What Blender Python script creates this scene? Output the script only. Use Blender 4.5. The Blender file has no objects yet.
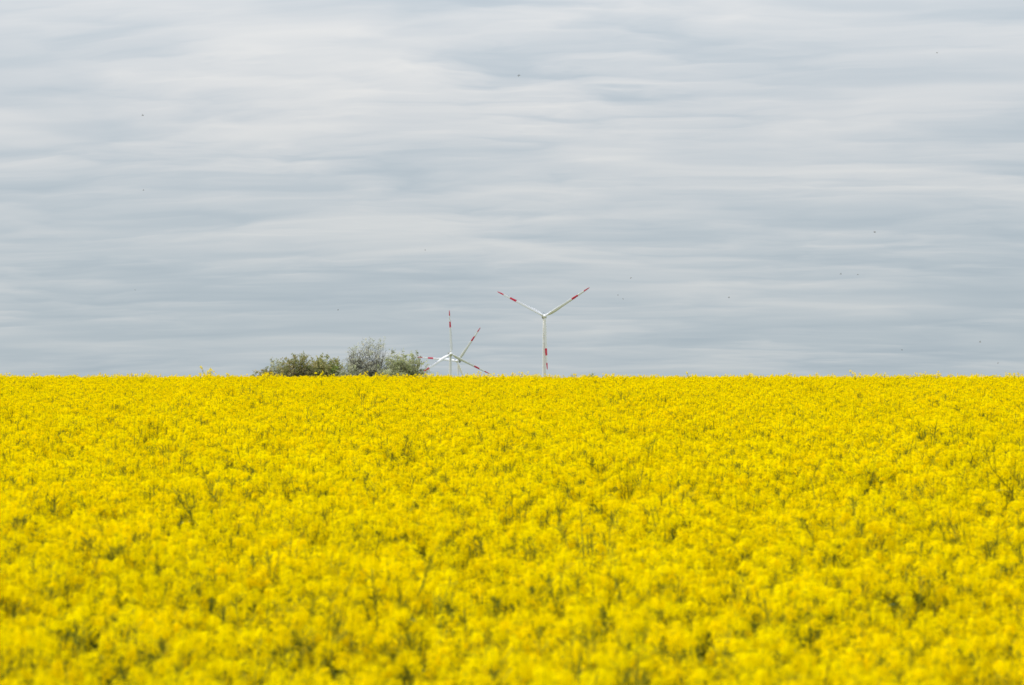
import bpy, math, random
import numpy as np
from mathutils import Vector, Matrix

sc = bpy.context.scene
COL = sc.collection
rng = random.Random(11)

# ------------------------------------------------------------------ camera
EYE = 2.35
F_PX = 2418.0
HORIZON = 385.6                       # picture row of the true horizon
cam_d = bpy.data.cameras.new('camera')
cam_d.sensor_width = 36.0
cam_d.lens = 36.0 * F_PX / 1024.0
cam_d.clip_start = 0.1
cam_d.clip_end = 60000.0
cam_d.dof.use_dof = True
cam_d.dof.focus_distance = 60.0
cam_d.dof.aperture_fstop = 4.5
cam_d.dof.aperture_blades = 9
cam = bpy.data.objects.new('camera', cam_d)
COL.objects.link(cam)
PITCH = math.atan((HORIZON - 342.5) / F_PX)
cam.location = (0, 0, EYE)
cam.rotation_euler = (math.pi / 2 + PITCH, 0, 0)
sc.camera = cam

# ------------------------------------------------------------------ light
sc.view_settings.exposure = 1.25
SUN_EL, SUN_AZ = math.radians(48), math.radians(-60)   # azimuth from +Y, negative = left
w = bpy.data.worlds.new('World')
sc.world = w
w.use_nodes = True
nt = w.node_tree
nt.nodes.clear()


def N(tree, kind, **kw):
    n = tree.nodes.new(kind)
    for k, v in kw.items():
        setattr(n, k, v)
    return n


def math_node(tree, op, a, b=None, clamp=False):
    n = tree.nodes.new('ShaderNodeMath')
    n.operation = op
    n.use_clamp = clamp
    for i, s in enumerate((a, b)):
        if s is None:
            continue
        if isinstance(s, (int, float)):
            n.inputs[i].default_value = s
        else:
            tree.links.new(s, n.inputs[i])
    return n.outputs[0]


def mixcol(tree, fac, a, b, mode='MIX'):
    n = tree.nodes.new('ShaderNodeMix')
    n.data_type = 'RGBA'
    n.blend_type = mode
    for i, s in ((0, fac), (6, a), (7, b)):
        if isinstance(s, (int, float)):
            n.inputs[i].default_value = s
        elif isinstance(s, tuple):
            n.inputs[i].default_value = s
        else:
            tree.links.new(s, n.inputs[i])
    return n.outputs[2]


def build_world():
    L = nt.links.new
    out = N(nt, 'ShaderNodeOutputWorld')
    bg = N(nt, 'ShaderNodeBackground')
    bg.inputs['Strength'].default_value = 0.1
    L(bg.outputs[0], out.inputs[0])
    sky = N(nt, 'ShaderNodeTexSky', sky_type='NISHITA', sun_disc=False)
    sky.sun_elevation = SUN_EL
    sky.sun_rotation = SUN_AZ
    tc = N(nt, 'ShaderNodeTexCoord')
    sep = N(nt, 'ShaderNodeSeparateXYZ')
    L(tc.outputs['Generated'], sep.inputs[0])
    zc = math_node(nt, 'MAXIMUM', sep.outputs[2], 0.0)
    zk = math_node(nt, 'ADD', zc, 0.12)
    px = math_node(nt, 'DIVIDE', sep.outputs[0], zk)
    py = math_node(nt, 'DIVIDE', sep.outputs[1], zk)
    # slightly slanted cloud streets
    py2 = math_node(nt, 'ADD', py, math_node(nt, 'MULTIPLY', px, 0.09))
    comb = N(nt, 'ShaderNodeCombineXYZ')
    L(px, comb.inputs[0]); L(py2, comb.inputs[1])
    # warp
    wn = N(nt, 'ShaderNodeTexNoise')
    wn.inputs['Scale'].default_value = 1.6
    wn.inputs['Detail'].default_value = 3
    L(comb.outputs[0], wn.inputs['Vector'])
    wsub = N(nt, 'ShaderNodeVectorMath', operation='SUBTRACT')
    L(wn.outputs['Color'], wsub.inputs[0]); wsub.inputs[1].default_value = (0.5, 0.5, 0.5)
    wsc = N(nt, 'ShaderNodeVectorMath', operation='MULTIPLY')
    L(wsub.outputs[0], wsc.inputs[0]); wsc.inputs[1].default_value = (0.6, 0.22, 0)
    wadd = N(nt, 'ShaderNodeVectorMath', operation='ADD')
    L(comb.outputs[0], wadd.inputs[0]); L(wsc.outputs[0], wadd.inputs[1])

    def noise(scale_xyz, loc, detail, rough, src=wadd.outputs[0]):
        mp = N(nt, 'ShaderNodeMapping')
        mp.inputs['Scale'].default_value = scale_xyz
        mp.inputs['Location'].default_value = loc
        L(src, mp.inputs['Vector'])
        n = N(nt, 'ShaderNodeTexNoise')
        n.inputs['Scale'].default_value = 1.0
        n.inputs['Detail'].default_value = detail
        n.inputs['Roughness'].default_value = rough
        L(mp.outputs[0], n.inputs['Vector'])
        return n.outputs['Fac']
    def rolls(scale_xyz, loc, detail, rough, steep):
        """noise whose fronts are steepened along y, as the sagging undersides of cloud rolls are"""
        a = noise(scale_xyz, loc, detail, rough)
        c = N(nt, 'ShaderNodeCombineXYZ')
        L(math_node(nt, 'MULTIPLY', math_node(nt, 'SUBTRACT', a, 0.5), steep / scale_xyz[1]), c.inputs[1])
        ad = N(nt, 'ShaderNodeVectorMath', operation='ADD')
        L(wadd.outputs[0], ad.inputs[0]); L(c.outputs[0], ad.inputs[1])
        return noise(scale_xyz, loc, detail, rough, ad.outputs[0])
    n1 = rolls((1.9, 3.3, 1), (3.1, 1.7, 0), 2.5, 0.45, 1.3)      # main rolls
    n2 = noise((0.8, 1.3, 1), (9.4, 4.2, 0), 2.0, 0.5)             # broad patches
    n3 = rolls((4.6, 9.0, 1), (1.4, 7.7, 0), 3.5, 0.52, 1.4)       # small folds
    v = math_node(nt, 'ADD', math_node(nt, 'MULTIPLY', n1, 0.50), math_node(nt, 'MULTIPLY', n2, 0.30))
    mk = noise((1.1, 1.6, 1), (5.5, 0.3, 0), 1.0, 0.5)             # where the small folds are strong or faint
    mk = math_node(nt, 'ADD', 0.10, math_node(nt, 'MULTIPLY', math_node(nt, 'MULTIPLY', math_node(nt, 'SUBTRACT', mk, 0.36), 3.3, True), 0.36))
    v = math_node(nt, 'ADD', v, math_node(nt, 'MULTIPLY', math_node(nt, 'SUBTRACT', n3, 0.5), mk))
    v = math_node(nt, 'ADD', v, 0.115)
    # distant layers lose contrast
    veil = math_node(nt, 'ADD', 0.62, math_node(nt, 'MULTIPLY', zc, 3.2), True)
    v = math_node(nt, 'ADD', 0.525, math_node(nt, 'MULTIPLY', math_node(nt, 'SUBTRACT', v, 0.525), veil))

    # broad brighter and darker parts of the overcast, as bumps in direction space
    az = math_node(nt, 'ARCTAN2', sep.outputs[0], sep.outputs[1])
    for (ppx, ppy, sx, sy, amp) in BLOBS:
        a0 = math.atan((ppx - 512) / F_PX)
        z0 = math.sin(math.atan((HORIZON - ppy) / F_PX))
        dx = math_node(nt, 'DIVIDE', math_node(nt, 'SUBTRACT', az, a0), sx / F_PX)
        dz = math_node(nt, 'DIVIDE', math_node(nt, 'SUBTRACT', sep.outputs[2], z0), sy / F_PX)
        r2 = math_node(nt, 'ADD', math_node(nt, 'MULTIPLY', dx, dx), math_node(nt, 'MULTIPLY', dz, dz))
        g = math_node(nt, 'MULTIPLY', math_node(nt, 'POWER', 2.71828, math_node(nt, 'MULTIPLY', r2, -1.0)), amp)
        v = math_node(nt, 'ADD', v, g)
    ramp = N(nt, 'ShaderNodeValToRGB')
    cr = ramp.color_ramp
    cr.interpolation = 'B_SPLINE'
    cols = [(0.38, (0.394, 0.452, 0.503)), (0.47, (0.453, 0.503, 0.545)), (0.55, (0.534, 0.562, 0.588)), (0.64, (0.618, 0.627, 0.632)), (0.74, (0.69, 0.686, 0.672))]
    cols = [(p, tuple(q / 2 ** sc.view_settings.exposure for q in c)) for p, c in cols]
    while len(cr.elements) < len(cols):
        cr.elements.new(0.5)
    for e, (p, c) in zip(cr.elements, cols):
        e.position = p
        e.color = c + (1,)
    L(v, ramp.inputs[0])
    # an overcast sky brightens towards the zenith (about 1 : 3)
    up = math_node(nt, 'ADD', 1.0, math_node(nt, 'MULTIPLY', math_node(nt, 'POWER', zc, 1.25), 2.6))
    up10 = math_node(nt, 'MULTIPLY', up, 10.0)
    vm = N(nt, 'ShaderNodeVectorMath', operation='SCALE')
    L(ramp.outputs[0], vm.inputs[0]); L(up10, vm.inputs['Scale'])
    # the air before the lowest layers tints them faintly blue
    air = math_node(nt, 'SUBTRACT', 1.0, math_node(nt, 'MULTIPLY', zc, 9.0), True)
    tint = mixcol(nt, air, (1.0, 1.0, 1.0, 1), (0.985, 1.025, 1.03, 1))
    col = mixcol(nt, 1.0, vm.outputs[0], tint, 'MULTIPLY')
    col = mixcol(nt, 0.985, sky.outputs[0], col)
    L(col, bg.inputs['Color'])


BLOBS = [(150, 120, 330, 75, 0.06), (800, 185, 200, 30, 0.03), (512, 330, 1500, 110, -0.03), (160, 290, 300, 40, -0.03), (860, 40, 260, 60, 0.02), (555, 75, 190, 55, 0.10)]
build_world()
w.cycles.sampling_method = 'MANUAL'
w.cycles.sample_map_resolution = 1024

sun_d = bpy.data.lights.new('sun', 'SUN')
sun_d.energy = 1.5
sun_d.angle = math.radians(14)
sun_d.color = (1.0, 0.95, 0.87)
sun = bpy.data.objects.new('sun', sun_d)
COL.objects.link(sun)
sd = Vector((math.sin(SUN_AZ) * math.cos(SUN_EL), math.cos(SUN_AZ) * math.cos(SUN_EL), math.sin(SUN_EL)))
sun.rotation_euler = (-sd).to_track_quat('-Z', 'Y').to_euler()
sun.location = (0, 0, 60)

sc.view_settings.view_transform = 'Standard'
sc.view_settings.look = 'None'
sc.view_settings.gamma = 1.0
sc.view_settings.use_curve_mapping = False
sc.render.engine = 'CYCLES'
sc.cycles.max_bounces = 10
sc.cycles.diffuse_bounces = 8
sc.cycles.transmission_bounces = 8


# ------------------------------------------------------------------ helpers
def tag(o, label=None, cat=None, group=None, kind=None):
    if label: o['label'] = label
    if cat: o['category'] = cat
    if group: o['group'] = group
    if kind: o['kind'] = kind
    return o


def material(name, color, rough=0.6, transl=0.0, noise=None, var=0.0, spec=0.3):
    """principled surface; noise=(scale, colour, amount) mottles it, transl adds light passing through, var shifts value per object"""
    m = bpy.data.materials.new(name)
    m.use_nodes = True
    t = m.node_tree
    b = t.nodes['Principled BSDF']
    out = t.nodes['Material Output']
    b.inputs['Roughness'].default_value = rough
    b.inputs['Specular IOR Level'].default_value = spec
    rgb = N(t, 'ShaderNodeRGB'); rgb.outputs[0].default_value = tuple(color) + (1,)
    c = rgb.outputs[0]
    if noise:
        s, c2, amt = noise
        tx = N(t, 'ShaderNodeTexNoise'); tx.inputs['Scale'].default_value = s; tx.inputs['Detail'].default_value = 4
        g = N(t, 'ShaderNodeTexCoord'); t.links.new(g.outputs['Object'], tx.inputs['Vector'])
        f = math_node(t, 'MULTIPLY', math_node(t, 'MULTIPLY', math_node(t, 'SUBTRACT', tx.outputs['Fac'], 0.35), 3.0, True), amt)
        c = mixcol(t, f, c, tuple(c2) + (1,))
    if var:
        oi = N(t, 'ShaderNodeObjectInfo')
        h = N(t, 'ShaderNodeHueSaturation')
        t.links.new(c, h.inputs['Color'])
        t.links.new(math_node(t, 'ADD', 1.0 - var, math_node(t, 'MULTIPLY', oi.outputs['Random'], 2 * var)), h.inputs['Value'])
        rr = math_node(t, 'FRACT', math_node(t, 'MULTIPLY', oi.outputs['Random'], 7.31))
        t.links.new(math_node(t, 'ADD', 0.5 - 0.005, math_node(t, 'MULTIPLY', rr, 0.010)), h.inputs['Hue'])
        c = h.outputs[0]
    t.links.new(c, b.inputs['Base Color'])
    if transl:
        tr = N(t, 'ShaderNodeBsdfTranslucent'); t.links.new(c, tr.inputs['Color'])
        mx = N(t, 'ShaderNodeMixShader'); mx.inputs[0].default_value = transl
        t.links.new(b.outputs[0], mx.inputs[1]); t.links.new(tr.outputs[0], mx.inputs[2])
        t.links.new(mx.outputs[0], out.inputs['Surface'])
    return m


class MB:
    """collects faces, then becomes ONE mesh object"""
    def __init__(s): s.v, s.f, s.mi = [], [], []

    def quad(s, a, b, c, d, m=0):
        n = len(s.v); s.v += [tuple(a), tuple(b), tuple(c), tuple(d)]; s.f.append((n, n + 1, n + 2, n + 3)); s.mi.append(m)

    def ring_tube(s, rings, m=0, cap=True, mats=None):
        """rings: list of equal-length point lists"""
        base = len(s.v); k = len(rings[0])
        for r in rings: s.v += [tuple(p) for p in r]
        for i in range(len(rings) - 1):
            for j in range(k):
                a = base + i * k + j; b = base + i * k + (j + 1) % k
                s.f.append((a, b, b + k, a + k)); s.mi.append(mats[i] if mats else m)
        if cap:
            s.f.append(tuple(base + j for j in reversed(range(k)))); s.mi.append(mats[0] if mats else m)
            q = base + (len(rings) - 1) * k
            s.f.append(tuple(q + j for j in range(k))); s.mi.append(mats[-1] if mats else m)

    def tube(s, pts, rad, sides=6, m=0, cap=True):
        rings = []
        pts = [Vector(p) for p in pts]
        for i, p in enumerate(pts):
            d = (pts[min(i + 1, len(pts) - 1)] - pts[max(i - 1, 0)]).normalized()
            u = d.orthogonal().normalized(); 
            ref = Vector((1, 0, 0)) if abs(d.x) < 0.9 else Vector((0, 1, 0))
            u = (ref - d * ref.dot(d)).normalized()
            q = d.cross(u)
            r = rad[i] if hasattr(rad, '__len__') else rad
            rings.append([p + u * r * math.cos(2 * math.pi * j / sides) + q * r * math.sin(2 * math.pi * j / sides) for j in range(sides)])
        s.ring_tube(rings, m, cap)

    def mesh(s, name, mats, smooth=False):
        me = bpy.data.meshes.new(name)
        me.from_pydata(s.v, [], s.f)
        for m in mats: me.materials.append(m)
        if len(mats) > 1: me.polygons.foreach_set('material_index', s.mi)
        if smooth: me.polygons.foreach_set('use_smooth', [True] * len(s.f))
        me.update()
        return me

    def build(s, name, mats, parent=None, smooth=False, link=True):
        o = bpy.data.objects.new(name, s.mesh(name, mats, smooth))
        if link: COL.objects.link(o)
        if parent: o.parent = parent
        return o


def empty(name, loc, rz=0.0):
    o = bpy.data.objects.new(name, None)
    o.empty_display_size = 0.5
    COL.objects.link(o); o.location = loc; o.rotation_euler = (0, 0, rz)
    return o


def pix(px, py, d):
    """world point seen at picture position (px,py) at distance d along +Y (placing only)"""
    return Vector(((px - 512) / F_PX * d, d, EYE + (HORIZON - py) / F_PX * d))


# ------------------------------------------------------------------ ground
CREST = 1.295


def ground_z(y):
    if y < 0: return 0.0
    if y <= 206: return CREST * (1 - ((y - 90) / 90.0) ** 2)
    e = CREST * (1 - (116 / 90.0) ** 2)
    if y <= 2000: return e - (41.0 + e) * (y - 206) / 1794
    if y <= 2550: return -41.0 - 28 * (y - 2000) / 550
    if y <= 4000: return -69.0 - 6 * (y - 2550) / 1450
    return -75.0


def build_ground():
    ys = [-300, -100, -40, -10] + list(np.linspace(0, 206, 84)) + [240, 300, 400, 550, 800, 1100, 1500, 2000, 2250, 2550, 3200, 4000, 6000, 10000, 20000, 40000]
    verts, faces = [], []
    nx = 17
    for y in ys:
        hw = 60 + max(y, 0) * 1.2 + (300 if y > 300 else 0)
        for i in range(nx):
            verts.append(((i / (nx - 1) * 2 - 1) * hw, y, ground_z(y)))
    for r in range(len(ys) - 1):
        for i in range(nx - 1):
            a = r * nx + i
            faces.append((a, a + 1, a + nx + 1, a + nx))
    me = bpy.data.meshes.new('ground'); me.from_pydata(verts, [], faces)
    me.polygons.foreach_set('use_smooth', [True] * len(faces))
    m = bpy.data.materials.new('field_soil'); m.use_nodes = True
    t = m.node_tree; b = t.nodes['Principled BSDF']; b.inputs['Roughness'].default_value = 0.95
    g = N(t, 'ShaderNodeTexCoord')
    n1 = N(t, 'ShaderNodeTexNoise'); n1.inputs['Scale'].default_value = 9; n1.inputs['Detail'].default_value = 6
    t.links.new(g.outputs['Object'], n1.inputs['Vector'])
    near = mixcol(t, n1.outputs['Fac'], (0.055, 0.042, 0.028, 1), (0.06, 0.085, 0.03, 1))
    n2 = N(t, 'ShaderNodeTexVoronoi'); n2.inputs['Scale'].default_value = 0.004
    t.links.new(g.outputs['Object'], n2.inputs['Vector'])
    far = mixcol(t, n2.outputs['Color'], (0.07, 0.11, 0.035, 1), (0.30, 0.26, 0.04, 1))
    sp = N(t, 'ShaderNodeSeparateXYZ'); t.links.new(g.outputs['Object'], sp.inputs[0])
    f = math_node(t, 'MULTIPLY', math_node(t, 'SUBTRACT', sp.outputs[1], 150.0), 0.02, True)
    t.links.new(mixcol(t, f, near, far), b.inputs['Base Color'])
    bp = N(t, 'ShaderNodeBump'); bp.inputs['Strength'].default_value = 0.6; bp.inputs['Distance'].default_value = 0.05
    t.links.new(n1.outputs['Fac'], bp.inputs['Height']); t.links.new(bp.outputs[0], b.inputs['Normal'])
    me.materials.append(m)
    o = bpy.data.objects.new('ground', me); COL.objects.link(o)
    tag(o, 'soil of the gently rising field under the rapeseed', kind='structure')


build_ground()

# ------------------------------------------------------------------ wind turbines
M_WHITE = material('turbine_white_paint', (0.70, 0.70, 0.74), 0.4)
M_TOWER = material('tower_cream_paint', (0.64, 0.64, 0.66), 0.45)
M_RED = material('marking_red_paint', (0.55, 0.03, 0.07), 0.45)
M_DARK = material('dark_grille_metal', (0.06, 0.065, 0.07), 0.6)
M_WIN = material('nacelle_grey_paint', (0.20, 0.215, 0.22), 0.5)

BLADE_R = 43.8


def blade_mesh():
    mb = MB()
    prof = [(-0.30, 0.0), (-0.24, 0.42), (-0.02, 0.62), (0.3, 0.38), (0.70, 0.0), (0.3, -0.16), (-0.02, -0.38), (-0.24, -0.32)]
    #      r/R, chord, thickness ratio, twist
    st = [(0.025, 1.7, 1.0, 30), (0.06, 1.75, 1.0, 28), (0.10, 2.3, .62, 24), (0.16, 2.7, .42, 19), (0.22, 2.8, .34, 15), (0.32, 2.4, .28, 10), (0.45, 2.05, .23, 6), (0.598, 1.85, .2, 4),
          (0.602, 1.85, .2, 4), (0.735, 1.55, .18, 2.5), (0.739, 1.55, .18, 2.5), (0.868, 1.2, .17, 1), (0.872, 1.2, .17, 1), (0.96, 0.85, .16, 0), (0.99, 0.5, .16, -1), (1.0, 0.15, .16, -1)]
    rings, mats = [], []
    for i, (r, c, th, tw) in enumerate(st):
        a = math.radians(tw + 4); R = r * BLADE_R
        bend = 0.9 * r * r            # slight flex
        ring = []
        for (u, t) in prof:
            if i < 2:                 # round root
                k = prof.index((u, t)); ang = math.pi + -k * 2 * math.pi / 8
                x, y = math.cos(ang) * c / 2, math.sin(ang) * c / 2
            else:
                x, y = u * c, t * c * th * 0.8
            # chord along rotor plane tangent (X), thickness along the axle (Y), span along Z
            ring.append((x * math.cos(a) - y * math.sin(a), x * math.sin(a) + y * math.cos(a) - bend, R))
        rings.append(ring)
    for i in range(len(st) - 1):
        mid = (st[i][0] + st[i + 1][0]) / 2
        mats.append(1 if (0.60 < mid < 0.737 or mid > 0.870) else 0)
    mb.ring_tube(rings, mats=mats)
    return mb.mesh('blade', [M_WHITE, M_RED], smooth=True)


BLADE = blade_mesh()


def circ(cx, cy, cz, r, k, axis='y', sx=1, sz=1):
    return [(cx + r * sx * math.cos(2 * math.pi * j / k), cy, cz + r * sz * math.sin(2 * math.pi * j / k)) for j in range(k)]


def make_turbine(hub_px, dist, yaw, spin, r_px, label, tw_k=1.0):
    hub = pix(hub_px[0], hub_px[1], dist)
    gz = ground_z(dist)
    H = hub.z - gz
    root = empty('wind_turbine', (0, 0, 0), math.radians(yaw))
    R = Matrix.Rotation(math.radians(yaw), 3, 'Z')
    off = R @ Vector((0, -4.6, 0))       # hub stands this far out from the tower axis
    root.location = (hub.x - off.x, hub.y - off.y, gz)
    tag(root, label, 'wind turbine', 'wind turbines beyond the crest of the field')
    # tower, with flange joints
    mb = MB(); rings = []; mats = []
    N_SEG = 5
    def tr(t): return (1.8 * (1 - t) + 1.2 * t) * tw_k
    top = H - 1.9
    mb.ring_tube([[(2.9 * math.cos(a), 2.9 * math.sin(a), z) for a in np.linspace(0, 2 * math.pi, 33)[:-1]] for z in (-2, 0.35)])
    for s in range(N_SEG):
        z0, z1 = 0.3 + (top - 0.3) * s / N_SEG, 0.3 + (top - 0.3) * (s + 1) / N_SEG
        for z, e in ((z0 + .02, 0), (z0 + .3, 0), (z1 - .8, 0), (z1 - .5, 0), (z1 - .48, .04), (z1, .04)):
            t = z / top; r = tr(t) + e
            rings.append([(r * math.cos(a), r * math.sin(a), z) for a in np.linspace(0, 2 * math.pi, 33)[:-1]])
    mb.ring_tube(rings)
    tw = mb.build('tower', [M_TOWER], root, smooth=True)
    d = MB()
    y0 = -2.36
    for (x0, x1, z0, z1, yy) in ((-0.5, 0.5, 0.6, 2.9, y0),):
        d.ring_tube([[(x0, yy, z0), (x1, yy, z0), (x1, yy, z1), (x0, yy, z1)], [(x0, yy + .3, z0), (x1, yy + .3, z0), (x1, yy + .3, z1), (x0, yy + .3, z1)]])
    d.build('door', [M_WIN], tw)
    # nacelle: rounded box, tapered to the rear
    nb = MB(); rings = []
    for (y, s, dz) in ((-3.1, .70, 0), (-2.9, .86, 0), (-1.2, 1.0, 0), (3.0, 1.0, .05), (6.2, .90, .12), (7.3, .74, .2), (7.5, .5, .22)):
        ring = []
        for j in range(20):
            a = 2 * math.pi * j / 20
            ca, sa = math.cos(a), math.sin(a)
            e = 0.55
            ring.append((1.85 * s * math.copysign(abs(ca) ** e, ca), y, H + dz + 1.95 * s * math.copysign(abs(sa) ** e, sa)))
        rings.append(ring)
    nb.ring_tube(rings)
    nac = nb.build('nacelle', [M_WIN], root, smooth=True)
    vb = MB(); vb.tube([(0, 5.6, H + 1.8), (0, 5.6, H + 3.3)], 0.06, 6); vb.tube([(-.5, 5.6, H + 3.1), (.5, 5.6, H + 3.1)], 0.05, 6)
    vb.build('wind_vane', [M_DARK], nac)
    # hub / spinner
    hb = MB(); rings = []
    for (y, r) in ((-3.2, 1.5), (-3.4, 1.62), (-5.2, 1.45), (-6.0, 1.15), (-6.6, .7), (-6.85, .3)):
        rings.append([(r * math.cos(a), y, H + r * math.sin(a)) for a in np.linspace(0, 2 * math.pi, 25)[:-1]])
    hb.ring_tube(rings)
    hb.build('hub', [M_WHITE], root, smooth=True)
    k = r_px / F_PX * dist / BLADE_R
    for i in range(3):
        b = bpy.data.objects.new('blade', BLADE); COL.objects.link(b); b.parent = root
        b.location = (0, -4.6, H)
        b.rotation_euler = (0, math.radians(90 - (spin + 120 * i)), 0)
        b.scale = (k, k, k)
    return root


make_turbine((544.7, 316.2), 2000, 4, 32.9, 53.5, 'tallest wind turbine standing alone at right, one red banded blade hanging before its tower')
make_turbine((451.2, 353.8), 2380, 11, 93, 43.8, 'wind turbine beside the trees with one blade pointing straight up')
make_turbine((457.2, 361.0), 2560, -12, 54.5, 41.2, 'farthest wind turbine, low behind the other near the trees, one blade leaning to upper right', 0.72)

# ------------------------------------------------------------------ trees
M_BARK = material('grey_brown_bark', (0.20, 0.185, 0.16), 0.9, noise=(6, (0.05, 0.045, 0.04), 0.8))


def leaf_mats(name, pal):
    return [material(name + '_leaf_%d' % i, tuple(min(.8, v * 2.0) for v in c), 0.55, 0.45, noise=(1.5, tuple(v * 0.75 for v in c), 0.7)) for i, c in enumerate(pal)]


def make_tree(px, top_py, width_px, dist, pal, label, seed, density=1.0, leaf=0.11, low=0.25, stems=1, spiky=0.5, bark=M_BARK):
    """trunk(s), limbs and twigs grown out to a lumpy crown, leaves in small clumps on the twigs"""
    r = random.Random(seed)
    gz = ground_z(dist)
    x = (px - 512) / F_PX * dist
    top = EYE + (HORIZON - top_py) / F_PX * dist
    Ht = top - gz
    Wd = width_px / F_PX * dist
    is_tree = 'bush' not in label and 'shrub' not in label
    root = empty('tree' if is_tree else 'shrub', (x, dist, gz))
    tag(root, label, 'tree' if is_tree else 'shrub')
    tb, bb, lb = MB(), MB(), MB()
    zc_, hz = Ht * (low + 1) / 2, Ht * (1 - low) / 2
    lumps = [(Vector((r.gauss(0, 1), r.gauss(0, 1), r.gauss(0.2, .8))).normalized(), r.uniform(-.32, .22)) for _ in range(16)]

    def crown_r(d):
        k = 0.86
        for l, a in lumps:
            c = d.dot(l)
            if c > .75: k += a * ((c - .75) / .25)
        return max(.45, min(1.08, k))
    # trunks
    trunks = []
    for s_ in range(stems):
        a = s_ * 2.39 + r.random()
        rr = 0.0 if stems == 1 else Wd * .24
        pts = [Vector((0.12 * math.cos(a) * (stems > 1), 0.12 * math.sin(a) * (stems > 1), -.2))]
        for i in range(1, 7):
            t = i / 6
            pts.append(Vector((math.cos(a) * rr * t + r.gauss(0, .07), math.sin(a) * rr * t + r.gauss(0, .07), Ht * .80 * t)))
        r0 = .016 * Ht
        tb.tube(pts, [r0 * (1 - .8 * i / 6) for i in range(7)], 8, cap=False)
        trunks.append((pts, r0))
    tips = []
    sq = 1.7 if 'airy' in label else 2.7
    vol = Wd * Wd * Ht * (1 - low)
    nlimb = int(24 + vol * 1.1)
    for b in range(nlimb):
        d = Vector((r.gauss(0, 1), r.gauss(0, 1), r.gauss(.25, 1))).normalized()
        k = crown_r(d) / (abs(d.z) ** sq + math.hypot(d.x, d.y) ** sq) ** (1 / sq) * (r.random() ** .28)
        T = Vector((d.x * Wd / 2 * k, d.y * Wd / 2 * k, zc_ + d.z * hz * k))
        pts, r0 = r.choice(trunks)
        t = max(.12, min(.98, (T.z / Ht - .22) * 1.1 + r.gauss(0, .06)))
        q = t * 6; i = min(int(q), 5)
        B = pts[i].lerp(pts[i + 1], q - i)
        mid = B.lerp(T, .5) + Vector((r.gauss(0, .12), r.gauss(0, .12), -.10 * (T - B).length + r.gauss(0, .1)))
        lr = max(.012, r0 * (1 - .8 * t) * .45)
        P_ = [B, B.lerp(mid, .5) * 1.0, mid, mid.lerp(T, .55), T]
        bb.tube(P_, [lr, lr * .8, lr * .6, lr * .4, .006], 4, cap=False)
        for c in range(r.randint(4, 7)):
            s0 = r.uniform(.35, 1.0)
            q = s0 * 4; i = min(int(q), 3); S = P_[i].lerp(P_[i + 1], q - i)
            tw = Vector((r.gauss(0, 1), r.gauss(0, 1), r.gauss(.45, .8))).normalized() * r.uniform(.25, .75)
            E = S + tw
            e = Vector((E.x / (Wd / 2), E.y / (Wd / 2), (E.z - zc_) / hz))
            if e.length > crown_r(e.normalized()) * 1.2: E = S + tw * .35
            bb.tube([S, S.lerp(E, .5) + Vector((0, 0, -.03)), E], [.009, .006, .003], 3, cap=False)
            tips.append((S, E))
    # a few leafy shoots that stick out above the crown
    for c in range(int(6 * spiky)):
        a = r.uniform(0, 6.28); rr = r.uniform(0, .32) * Wd
        S = Vector((math.cos(a) * rr, math.sin(a) * rr, Ht * r.uniform(.84, .9)))
        E = S + Vector((r.gauss(0, .12), r.gauss(0, .12), Ht * r.uniform(.05, .12)))
        bb.tube([S - Vector((0, 0, .8)), S, E], [.016, .01, .004], 3, cap=False)
        tips.append((S, E)); tips.append((S.lerp(E, .5), E))
    nl = len(pal)
    for (S, E) in tips:
        if r.random() > density: continue
        tone = r.randrange(nl)
        for k in range(r.randint(9, 20)):
            t = r.uniform(.15, 1.1)
            c = S.lerp(E, t) + Vector((r.gauss(0, .09), r.gauss(0, .09), r.gauss(0, .08)))
            u = Vector((r.gauss(0, 1), r.gauss(0, 1), r.gauss(0, .7))).normalized()
            v = u.orthogonal().normalized()
            v = (v * math.cos(k) + u.cross(v) * math.sin(k))
            l = leaf * r.uniform(.6, 1.3); wv = l * .34
            m = tone if r.random() < .75 else r.randrange(nl)
            n0 = len(lb.v)
            lb.v += [tuple(c - u * l * .5), tuple(c + v * wv), tuple(c + u * l * .5 + v.cross(u) * l * .1), tuple(c - v * wv)]
            lb.f.append((n0, n0 + 1, n0 + 2, n0 + 3)); lb.mi.append(m)
    tb.build('trunk', [bark], root, smooth=True)
    tag(bb.build('branches', [bark], root, smooth=True), kind='stuff')
    tag(lb.build('crown', pal, root), kind='stuff')
    return root


OLIVE = leaf_mats('olive', [(0.19, 0.20, 0.06), (0.25, 0.22, 0.08), (0.13, 0.15, 0.045), (0.27, 0.25, 0.10)])
BROWN = leaf_mats('bronze', [(0.22, 0.185, 0.08), (0.17, 0.18, 0.06), (0.26, 0.22, 0.11), (0.14, 0.15, 0.055)])
SILVER = leaf_mats('silver', [(0.31, 0.33, 0.24), (0.40, 0.41, 0.32), (0.24, 0.25, 0.18), (0.32, 0.30, 0.23)])
PALE = leaf_mats('pale', [(0.26, 0.28, 0.13), (0.34, 0.35, 0.20), (0.18, 0.20, 0.09), (0.21, 0.21, 0.12)])
GREYG = leaf_mats('greyish', [(0.24, 0.26, 0.15), (0.29, 0.28, 0.20), (0.18, 0.19, 0.11)])
FRESH = leaf_mats('fresh', [(0.17, 0.23, 0.05), (0.20, 0.26, 0.07), (0.11, 0.15, 0.04)])

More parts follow.
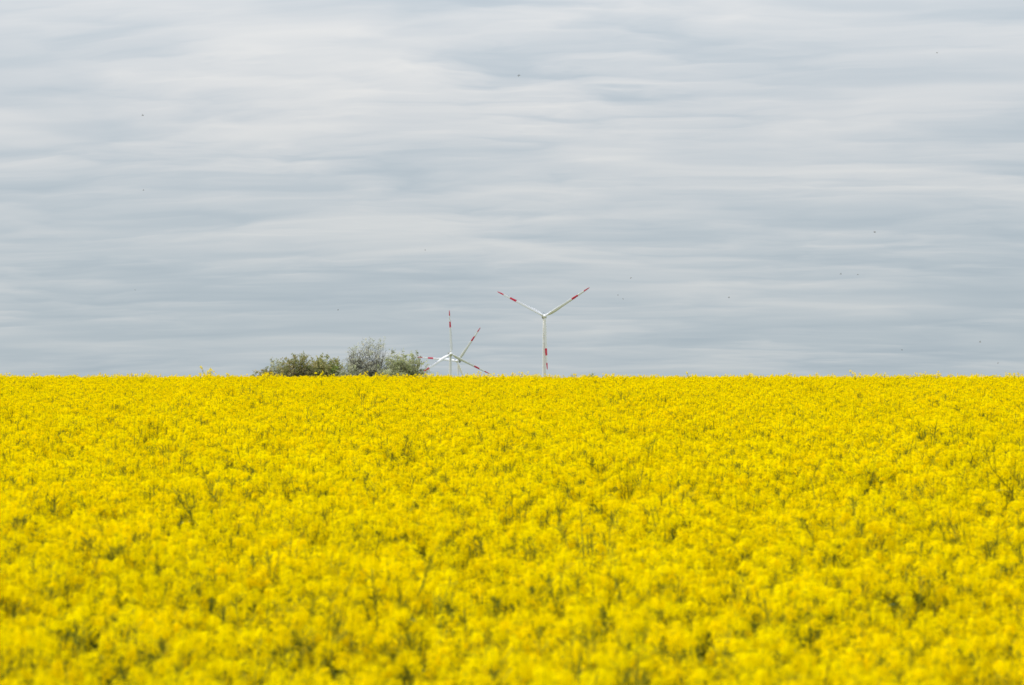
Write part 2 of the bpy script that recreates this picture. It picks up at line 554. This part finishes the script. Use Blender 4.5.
TREES = [
    # px, top, width, dist, palette, label, seed, density, leaf, crown start, stems, spiky
    (264, 365.0, 30, 246, BROWN, 'low dark reddish brown bush at the left end of the row of trees', 1, .9, .16, .45, 2, .4),
    (281, 359.0, 46, 252, GREYG, 'grey green rounded shrub near the left end of the tree row', 2, .7, .16, .45, 3, .8),
    (299, 353.2, 54, 248, BROWN, 'brownish bush with a dark spiky top, third from the left in the tree row', 3, .95, .16, .45, 4, 1),
    (322, 352.4, 60, 250, OLIVE, 'olive green bush of dense leaves left of the tall silvery tree', 4, 1.0, .16, .45, 4, .8),
    (336, 362.0, 11, 249, FRESH, 'small fresh green shrub between the olive bush and the silvery tree', 5, .9, .16, .45, 2, .3),
    (367, 338.0, 74, 254, SILVER, 'tall airy tree with silvery grey leaves, highest of the row', 16, .36, .13, .3, 2, 1.3),
    (350, 363.0, 44, 247, GREYG, 'low greyish undergrowth bush at the foot of the silvery tree on its left', 7, .6, .16, .45, 3, .4),
    (385, 365.5, 44, 247, PALE, 'low green bush between the silvery tree and the pale green tree', 8, .75, .16, .45, 3, .4),
    (405, 348.0, 56, 250, PALE, 'pale green round tree at the right of the row beside the turbines', 9, .8, .16, .4, 3, 1),
    (424, 370.5, 18, 246, BROWN, 'tiny dark bush at the right end of the row, below a turbine blade', 10, .9, .12, .4, 2, .3),
    (590, 371.8, 18, 215, OLIVE, 'top of a small dark shrub just showing over the field right of the lone turbine', 12, 1, .16, .4, 2, .1),
    (571, 375.4, 8, 215, OLIVE, 'barely visible shrub tip over the field edge close to the lone turbine', 13, 1, .12, .4, 2, .1),
]
for t in TREES:
    make_tree(t[0], t[1], t[2], t[3], t[4], t[5], t[6], density=t[7], leaf=t[8], low=t[9], stems=t[10], spiky=t[11])

# ------------------------------------------------------------------ rapeseed
M_PETAL = material('rapeseed_petal', (0.93, 0.755, 0.0), 0.7, 0.42, var=0.08, spec=0.0)
M_BUD = material('rapeseed_bud', (0.66, 0.56, 0.008), 0.6, 0.25, var=0.1, spec=0.0)
M_STEM = material('rapeseed_stem', (0.19, 0.21, 0.02), 0.7, 0.15, var=0.15, spec=0.05)
M_LEAF = material('rapeseed_leaf', (0.11, 0.155, 0.04), 0.6, 0.3, var=0.15, spec=0.1)
PM = [M_PETAL, M_BUD, M_STEM, M_LEAF]


def add_flower(mb, c, axis, size, r):
    u = axis.orthogonal().normalized()
    u = Matrix.Rotation(r.uniform(0, 6.28), 3, axis) @ u
    v = axis.cross(u)
    cup = r.uniform(.1, .55)
    for k in range(4):
        a = k * math.pi / 2
        d = (u * math.cos(a) + v * math.sin(a))
        s = axis.cross(d)
        l = size * r.uniform(.85, 1.1)
        wv = l * .42
        p0 = c + d * l * .12
        m1 = c + d * l * .62 + axis * l * cup * .6
        tip = c + d * l + axis * l * cup * .75
        n = len(mb.v)
        mb.v += [tuple(p0), tuple(m1 + s * wv), tuple(tip), tuple(m1 - s * wv)]
        mb.f.append((n, n + 1, n + 2, n + 3)); mb.mi.append(0)


def add_raceme(mb, base, d, r, full=1.0, nf=32):
    """flower head: open flowers in a dome, buds at the tip, young pods below"""
    h = r.uniform(.035, .085) * full
    rad = r.uniform(.017, .028) * full
    top = base + d * h
    mb.tube([base - d * .02, top], [.0018, .001], 3, 2, cap=False)
    u = d.orthogonal().normalized(); v = d.cross(u)
    n = int(nf * full * r.uniform(.8, 1.2))
    for i in range(n):
        t = (i + .5) / n
        a = i * 2.39996 + r.uniform(-.3, .3)
        rr = rad * (1.05 - .45 * t) * r.choice((.7, .95, 1.1, 1.45)) * r.uniform(.85, 1.15)
        side = (u * math.cos(a) + v * math.sin(a))
        c = base + d * (h * (.05 + .9 * t) + rr * .35) + side * rr
        ax = (side * (1.15 - .7 * t) + d * (.45 + .6 * t) + Vector((r.gauss(0, .2), r.gauss(0, .2), r.gauss(0, .2)))).normalized()
        add_flower(mb, c, ax, r.uniform(.0080, .0105), r)
    for i in range(5):
        a = i * 2.4
        c = top + (u * math.cos(a) + v * math.sin(a)) * .006 + d * r.uniform(.004, .012)
        mb.tube([c, c + d * .009], [.0035, .0015], 3, 1)
    for i in range(r.randint(3, 8)):
        a = i * 2.4 + r.random()
        side = (u * math.cos(a) + v * math.sin(a))
        b = base - d * r.uniform(.01, .10)
        e = b + (side * .8 + d * .8).normalized() * r.uniform(.03, .055)
        mb.tube([b, e], [.0011, .0016], 3, 2)


def add_leaf(mb, b, side, up, l, wv, m=3):
    prev = None
    pts = [(0, .1), (.35, 1), (.7, .8), (1, .05)]
    s = side.cross(Vector((0, 0, 1))).normalized()
    for t, k in pts:
        c = b + side * l * t + Vector((0, 0, 1)) * (up * l * t - .55 * l * t * t)
        cur = (c + s * wv * k, c - s * wv * k)
        if prev: mb.quad(prev[0], prev[1], cur[1], cur[0], m)
        prev = cur


def plant_variant(seed):
    r = random.Random(seed)
    mb = MB()
    Hh = r.uniform(1.12, 1.26)
    lean = Vector((r.gauss(0, .05), r.gauss(0, .05), 1)).normalized()
    pts = [Vector((0, 0, 0)), lean * Hh * .5 + Vector((r.gauss(0, .015), r.gauss(0, .015), 0)), lean * Hh * .92]
    mb.tube(pts, [.008, .006, .0025], 4, 2, cap=False)
    add_raceme(mb, pts[-1], lean, r, 1.15)
    nb = r.randint(7, 10)
    for i in range(nb):
        a = i * 2.4 + r.random() * .8
        t = r.uniform(.42, .8)
        b = lean * Hh * t
        side = Vector((math.cos(a), math.sin(a), 0))
        reach = r.uniform(.05, .18)
        hgt = Hh * r.uniform(.76, .985)
        e = b + side * reach; e.z = max(hgt, b.z + .12)
        mid = b.lerp(e, .5) + side * reach * .22
        mb.tube([b, mid, e], [.0035, .0025, .0018], 3, 2, cap=False)
        dd = (e - mid).normalized()
        add_raceme(mb, e, (dd + Vector((0, 0, .5))).normalized(), r, r.uniform(.75, 1.05))
        if r.random() < .6:
            m2 = b.lerp(mid, .8); s2 = Matrix.Rotation(r.choice((-1, 1)) * .9, 3, 'Z') @ side
            e2 = m2 + s2 * r.uniform(.04, .09); e2.z = m2.z + r.uniform(.10, .22)
            mb.tube([m2, e2], [.002, .0015], 3, 2, cap=False)
            add_raceme(mb, e2, (e2 - m2).normalized(), r, r.uniform(.55, .8))
        add_leaf(mb, b, side, .55, r.uniform(.07, .12), r.uniform(.012, .02))
    for i in range(8):
        a = i * 2.4; z = Hh * r.uniform(.12, .6)
        add_leaf(mb, lean * z, Vector((math.cos(a), math.sin(a), 0)), .4, r.uniform(.14, .25), r.uniform(.03, .05))
    return mb.build('rapeseed_plant_shape', PM, link=False)


def smooth_noise(x, y, cell, seed):
    g = np.random.default_rng(seed).random((256, 256))
    u, v = x / cell + 100, y / cell + 7
    i, j = np.floor(u).astype(int), np.floor(v).astype(int)
    fu, fv = u - i, v - j
    fu = fu * fu * (3 - 2 * fu); fv = fv * fv * (3 - 2 * fv)
    i %= 255; j %= 255
    return g[i, j] * (1 - fu) * (1 - fv) + g[i + 1, j] * fu * (1 - fv) + g[i, j + 1] * (1 - fu) * fv + g[i + 1, j + 1] * fu * fv


def build_rapeseed():
    R = np.random.default_rng(5)
    NV = 12
    src = bpy.data.collections.new('rapeseed_shapes')
    for i in range(NV):
        src.objects.link(plant_variant(100 + i))
    # plants stand in a jittered grid
    step = 0.205
    ys = np.arange(1.6, 112, step)
    P = []
    for y in ys:
        hw = 4 + 0.27 * y
        xs = np.arange(-hw, hw, step)
        P.append(np.stack([xs + R.uniform(-.5, .5, len(xs)) * step * 1.3, y + R.uniform(-.5, .5, len(xs)) * step * 1.3], 1))
    P = np.concatenate(P)
    x, y = P[:, 0], P[:, 1]
    gap = smooth_noise(x, y, .8, 3) * .6 + smooth_noise(x, y, .35, 4) * .4
    keep = (gap > .12) | (R.random(len(x)) < .6)
    x, y = x[keep], y[keep]
    gz = np.array([ground_z(v) for v in y])
    low = smooth_noise(x, y, 3.0, 8) * .5 + smooth_noise(x, y, .9, 9) * .5
    s = 1.0 + (smooth_noise(x, y, 14.0, 21) - .5) * .05 + (low - .5) * .09 + R.normal(0, .040, len(x))
    tall = R.random(len(x)) < .05
    s[tall] += R.uniform(.03, .14, tall.sum())
    n = len(x)
    me = bpy.data.meshes.new('rapeseed_crop')
    me.vertices.add(n)
    me.vertices.foreach_set('co', np.stack([x, y, gz], 1).astype(np.float32).ravel())
    def attr(name, typ, data, key):
        a = me.attributes.new(name, typ, 'POINT'); a.data.foreach_set(key, data)
    rot = np.stack([R.normal(0, .06, n), R.normal(0, .06, n), R.uniform(0, 6.283, n)], 1).astype(np.float32)
    attr('rot', 'FLOAT_VECTOR', rot.ravel(), 'vector')
    attr('scl', 'FLOAT', s.astype(np.float32), 'value')
    attr('pick', 'INT', R.integers(0, NV, n).astype(np.int32), 'value')
    for m in PM: me.materials.append(m)
    o = bpy.data.objects.new('rapeseed_crop', me); COL.objects.link(o)
    tag(o, 'dense crop of yellow flowering rapeseed filling the whole field', 'crop', kind='stuff')
    g = bpy.data.node_groups.new('rapeseed_scatter', 'GeometryNodeTree')
    g.interface.new_socket('Geometry', in_out='INPUT', socket_type='NodeSocketGeometry')
    g.interface.new_socket('Geometry', in_out='OUTPUT', socket_type='NodeSocketGeometry')
    gi, go = g.nodes.new('NodeGroupInput'), g.nodes.new('NodeGroupOutput')
    ci = g.nodes.new('GeometryNodeCollectionInfo')
    ci.inputs['Collection'].default_value = src
    ci.inputs['Separate Children'].default_value = True
    ci.inputs['Reset Children'].default_value = True
    ip = g.nodes.new('GeometryNodeInstanceOnPoints')
    ip.inputs['Pick Instance'].default_value = True

    def at(name, typ):
        a = g.nodes.new('GeometryNodeInputNamedAttribute'); a.data_type = typ; a.inputs['Name'].default_value = name
        return a.outputs['Attribute']
    l = g.links.new
    l(gi.outputs[0], ip.inputs['Points']); l(ci.outputs[0], ip.inputs['Instance'])
    l(at('pick', 'INT'), ip.inputs['Instance Index'])
    l(at('rot', 'FLOAT_VECTOR'), ip.inputs['Rotation'])
    l(at('scl', 'FLOAT'), ip.inputs['Scale'])
    l(ip.outputs[0], go.inputs[0])
    md = o.modifiers.new('scatter', 'NODES'); md.node_group = g
    print('rapeseed plants', n, 'tris per plant', len(src.objects[0].data.polygons) * 2)


build_rapeseed()

# ------------------------------------------------------------------ insects over the field
M_BODY = material('insect_body', (0.12, 0.11, 0.10), 0.5)
M_WING = material('insect_wing', (0.16, 0.16, 0.15), 0.3, 0.5)


def insect_mesh():
    b, wg = MB(), MB()
    rings = []
    for (t, r) in ((-.011, .0006), (-.008, .0032), (-.003, .0038), (0, .0022), (.004, .0036), (.007, .0028), (.0078, .0014), (.010, .0026), (.012, .0008)):
        rings.append([(t, r * math.cos(a), r * math.sin(a)) for a in np.linspace(0, 2 * math.pi, 9)[:-1]])
    b.ring_tube(rings)
    for s in (1, -1):
        for (x0, l, w_) in ((.004, .014, .0035), (.001, .010, .003)):
            pts = [(x0, s * .002, .003), (x0 - .002, s * l * .5, .006), (x0 - .004, s * l, .0075), (x0 - w_ - .004, s * l * .8, .006), (x0 - w_, s * .003, .003)]
            n = len(wg.v); wg.v += pts; wg.f.append(tuple(range(n, n + 5))); wg.mi.append(0)
    return b.mesh('body', [M_BODY], True), wg.mesh('wings', [M_WING])


IB, IW = insect_mesh()
INSECTS = [(142, 115, 20, 'dark flying insect in the bright cloud high at the left'), (143, 190, 30, 'tiny flying insect at the left, below the bright cloud'), (135, 290, 34, 'faint flying insect low at the far left of the sky'),
           (519, 75, 17, 'flying insect high in the middle of the sky, largest of the specks'), (938, 52, 24, 'lone flying insect near the upper right corner'), (875, 232, 20, 'dark flying insect right of centre above two smaller ones'),
           (841, 274, 24, 'left one of two flying insects close together at the right'), (858, 274.5, 28, 'right one of two flying insects close together at the right'), (631, 278, 26, 'flying insect to the upper right of the lone turbine'),
           (618, 295, 30, 'upper of two faint insects beside the tip of the turbine blade'), (623, 299, 32, 'lower of two faint insects beside the tip of the turbine blade'), (729, 297.5, 24, 'sharp dark flying insect alone between turbine and right edge'),
           (902, 350, 26, 'flying insect low over the flowers at the right'), (980, 342, 22, 'flying insect low near the right edge, wings spread'), (998, 363, 28, 'flying insect just above the field edge at the far right'),
           (338, 310, 30, 'flying insect above the tall silvery tree'), (425, 250, 32, 'faint flying insect above the pair of turbines')]
for i, (px_, py_, d, lab) in enumerate(INSECTS):
    e = empty('flying_insect', pix(px_, py_, d * 1.2), rng.uniform(-.6, .6) + (math.pi if rng.random() < .5 else 0))
    e.rotation_euler = (rng.uniform(-.7, .7), rng.uniform(-.3, .3), e.rotation_euler[2])
    tag(e, lab, 'insect', 'insects flying over the field')
    for nm, m in (('body', IB), ('wings', IW)):
        o = bpy.data.objects.new(nm, m); COL.objects.link(o); o.parent = e
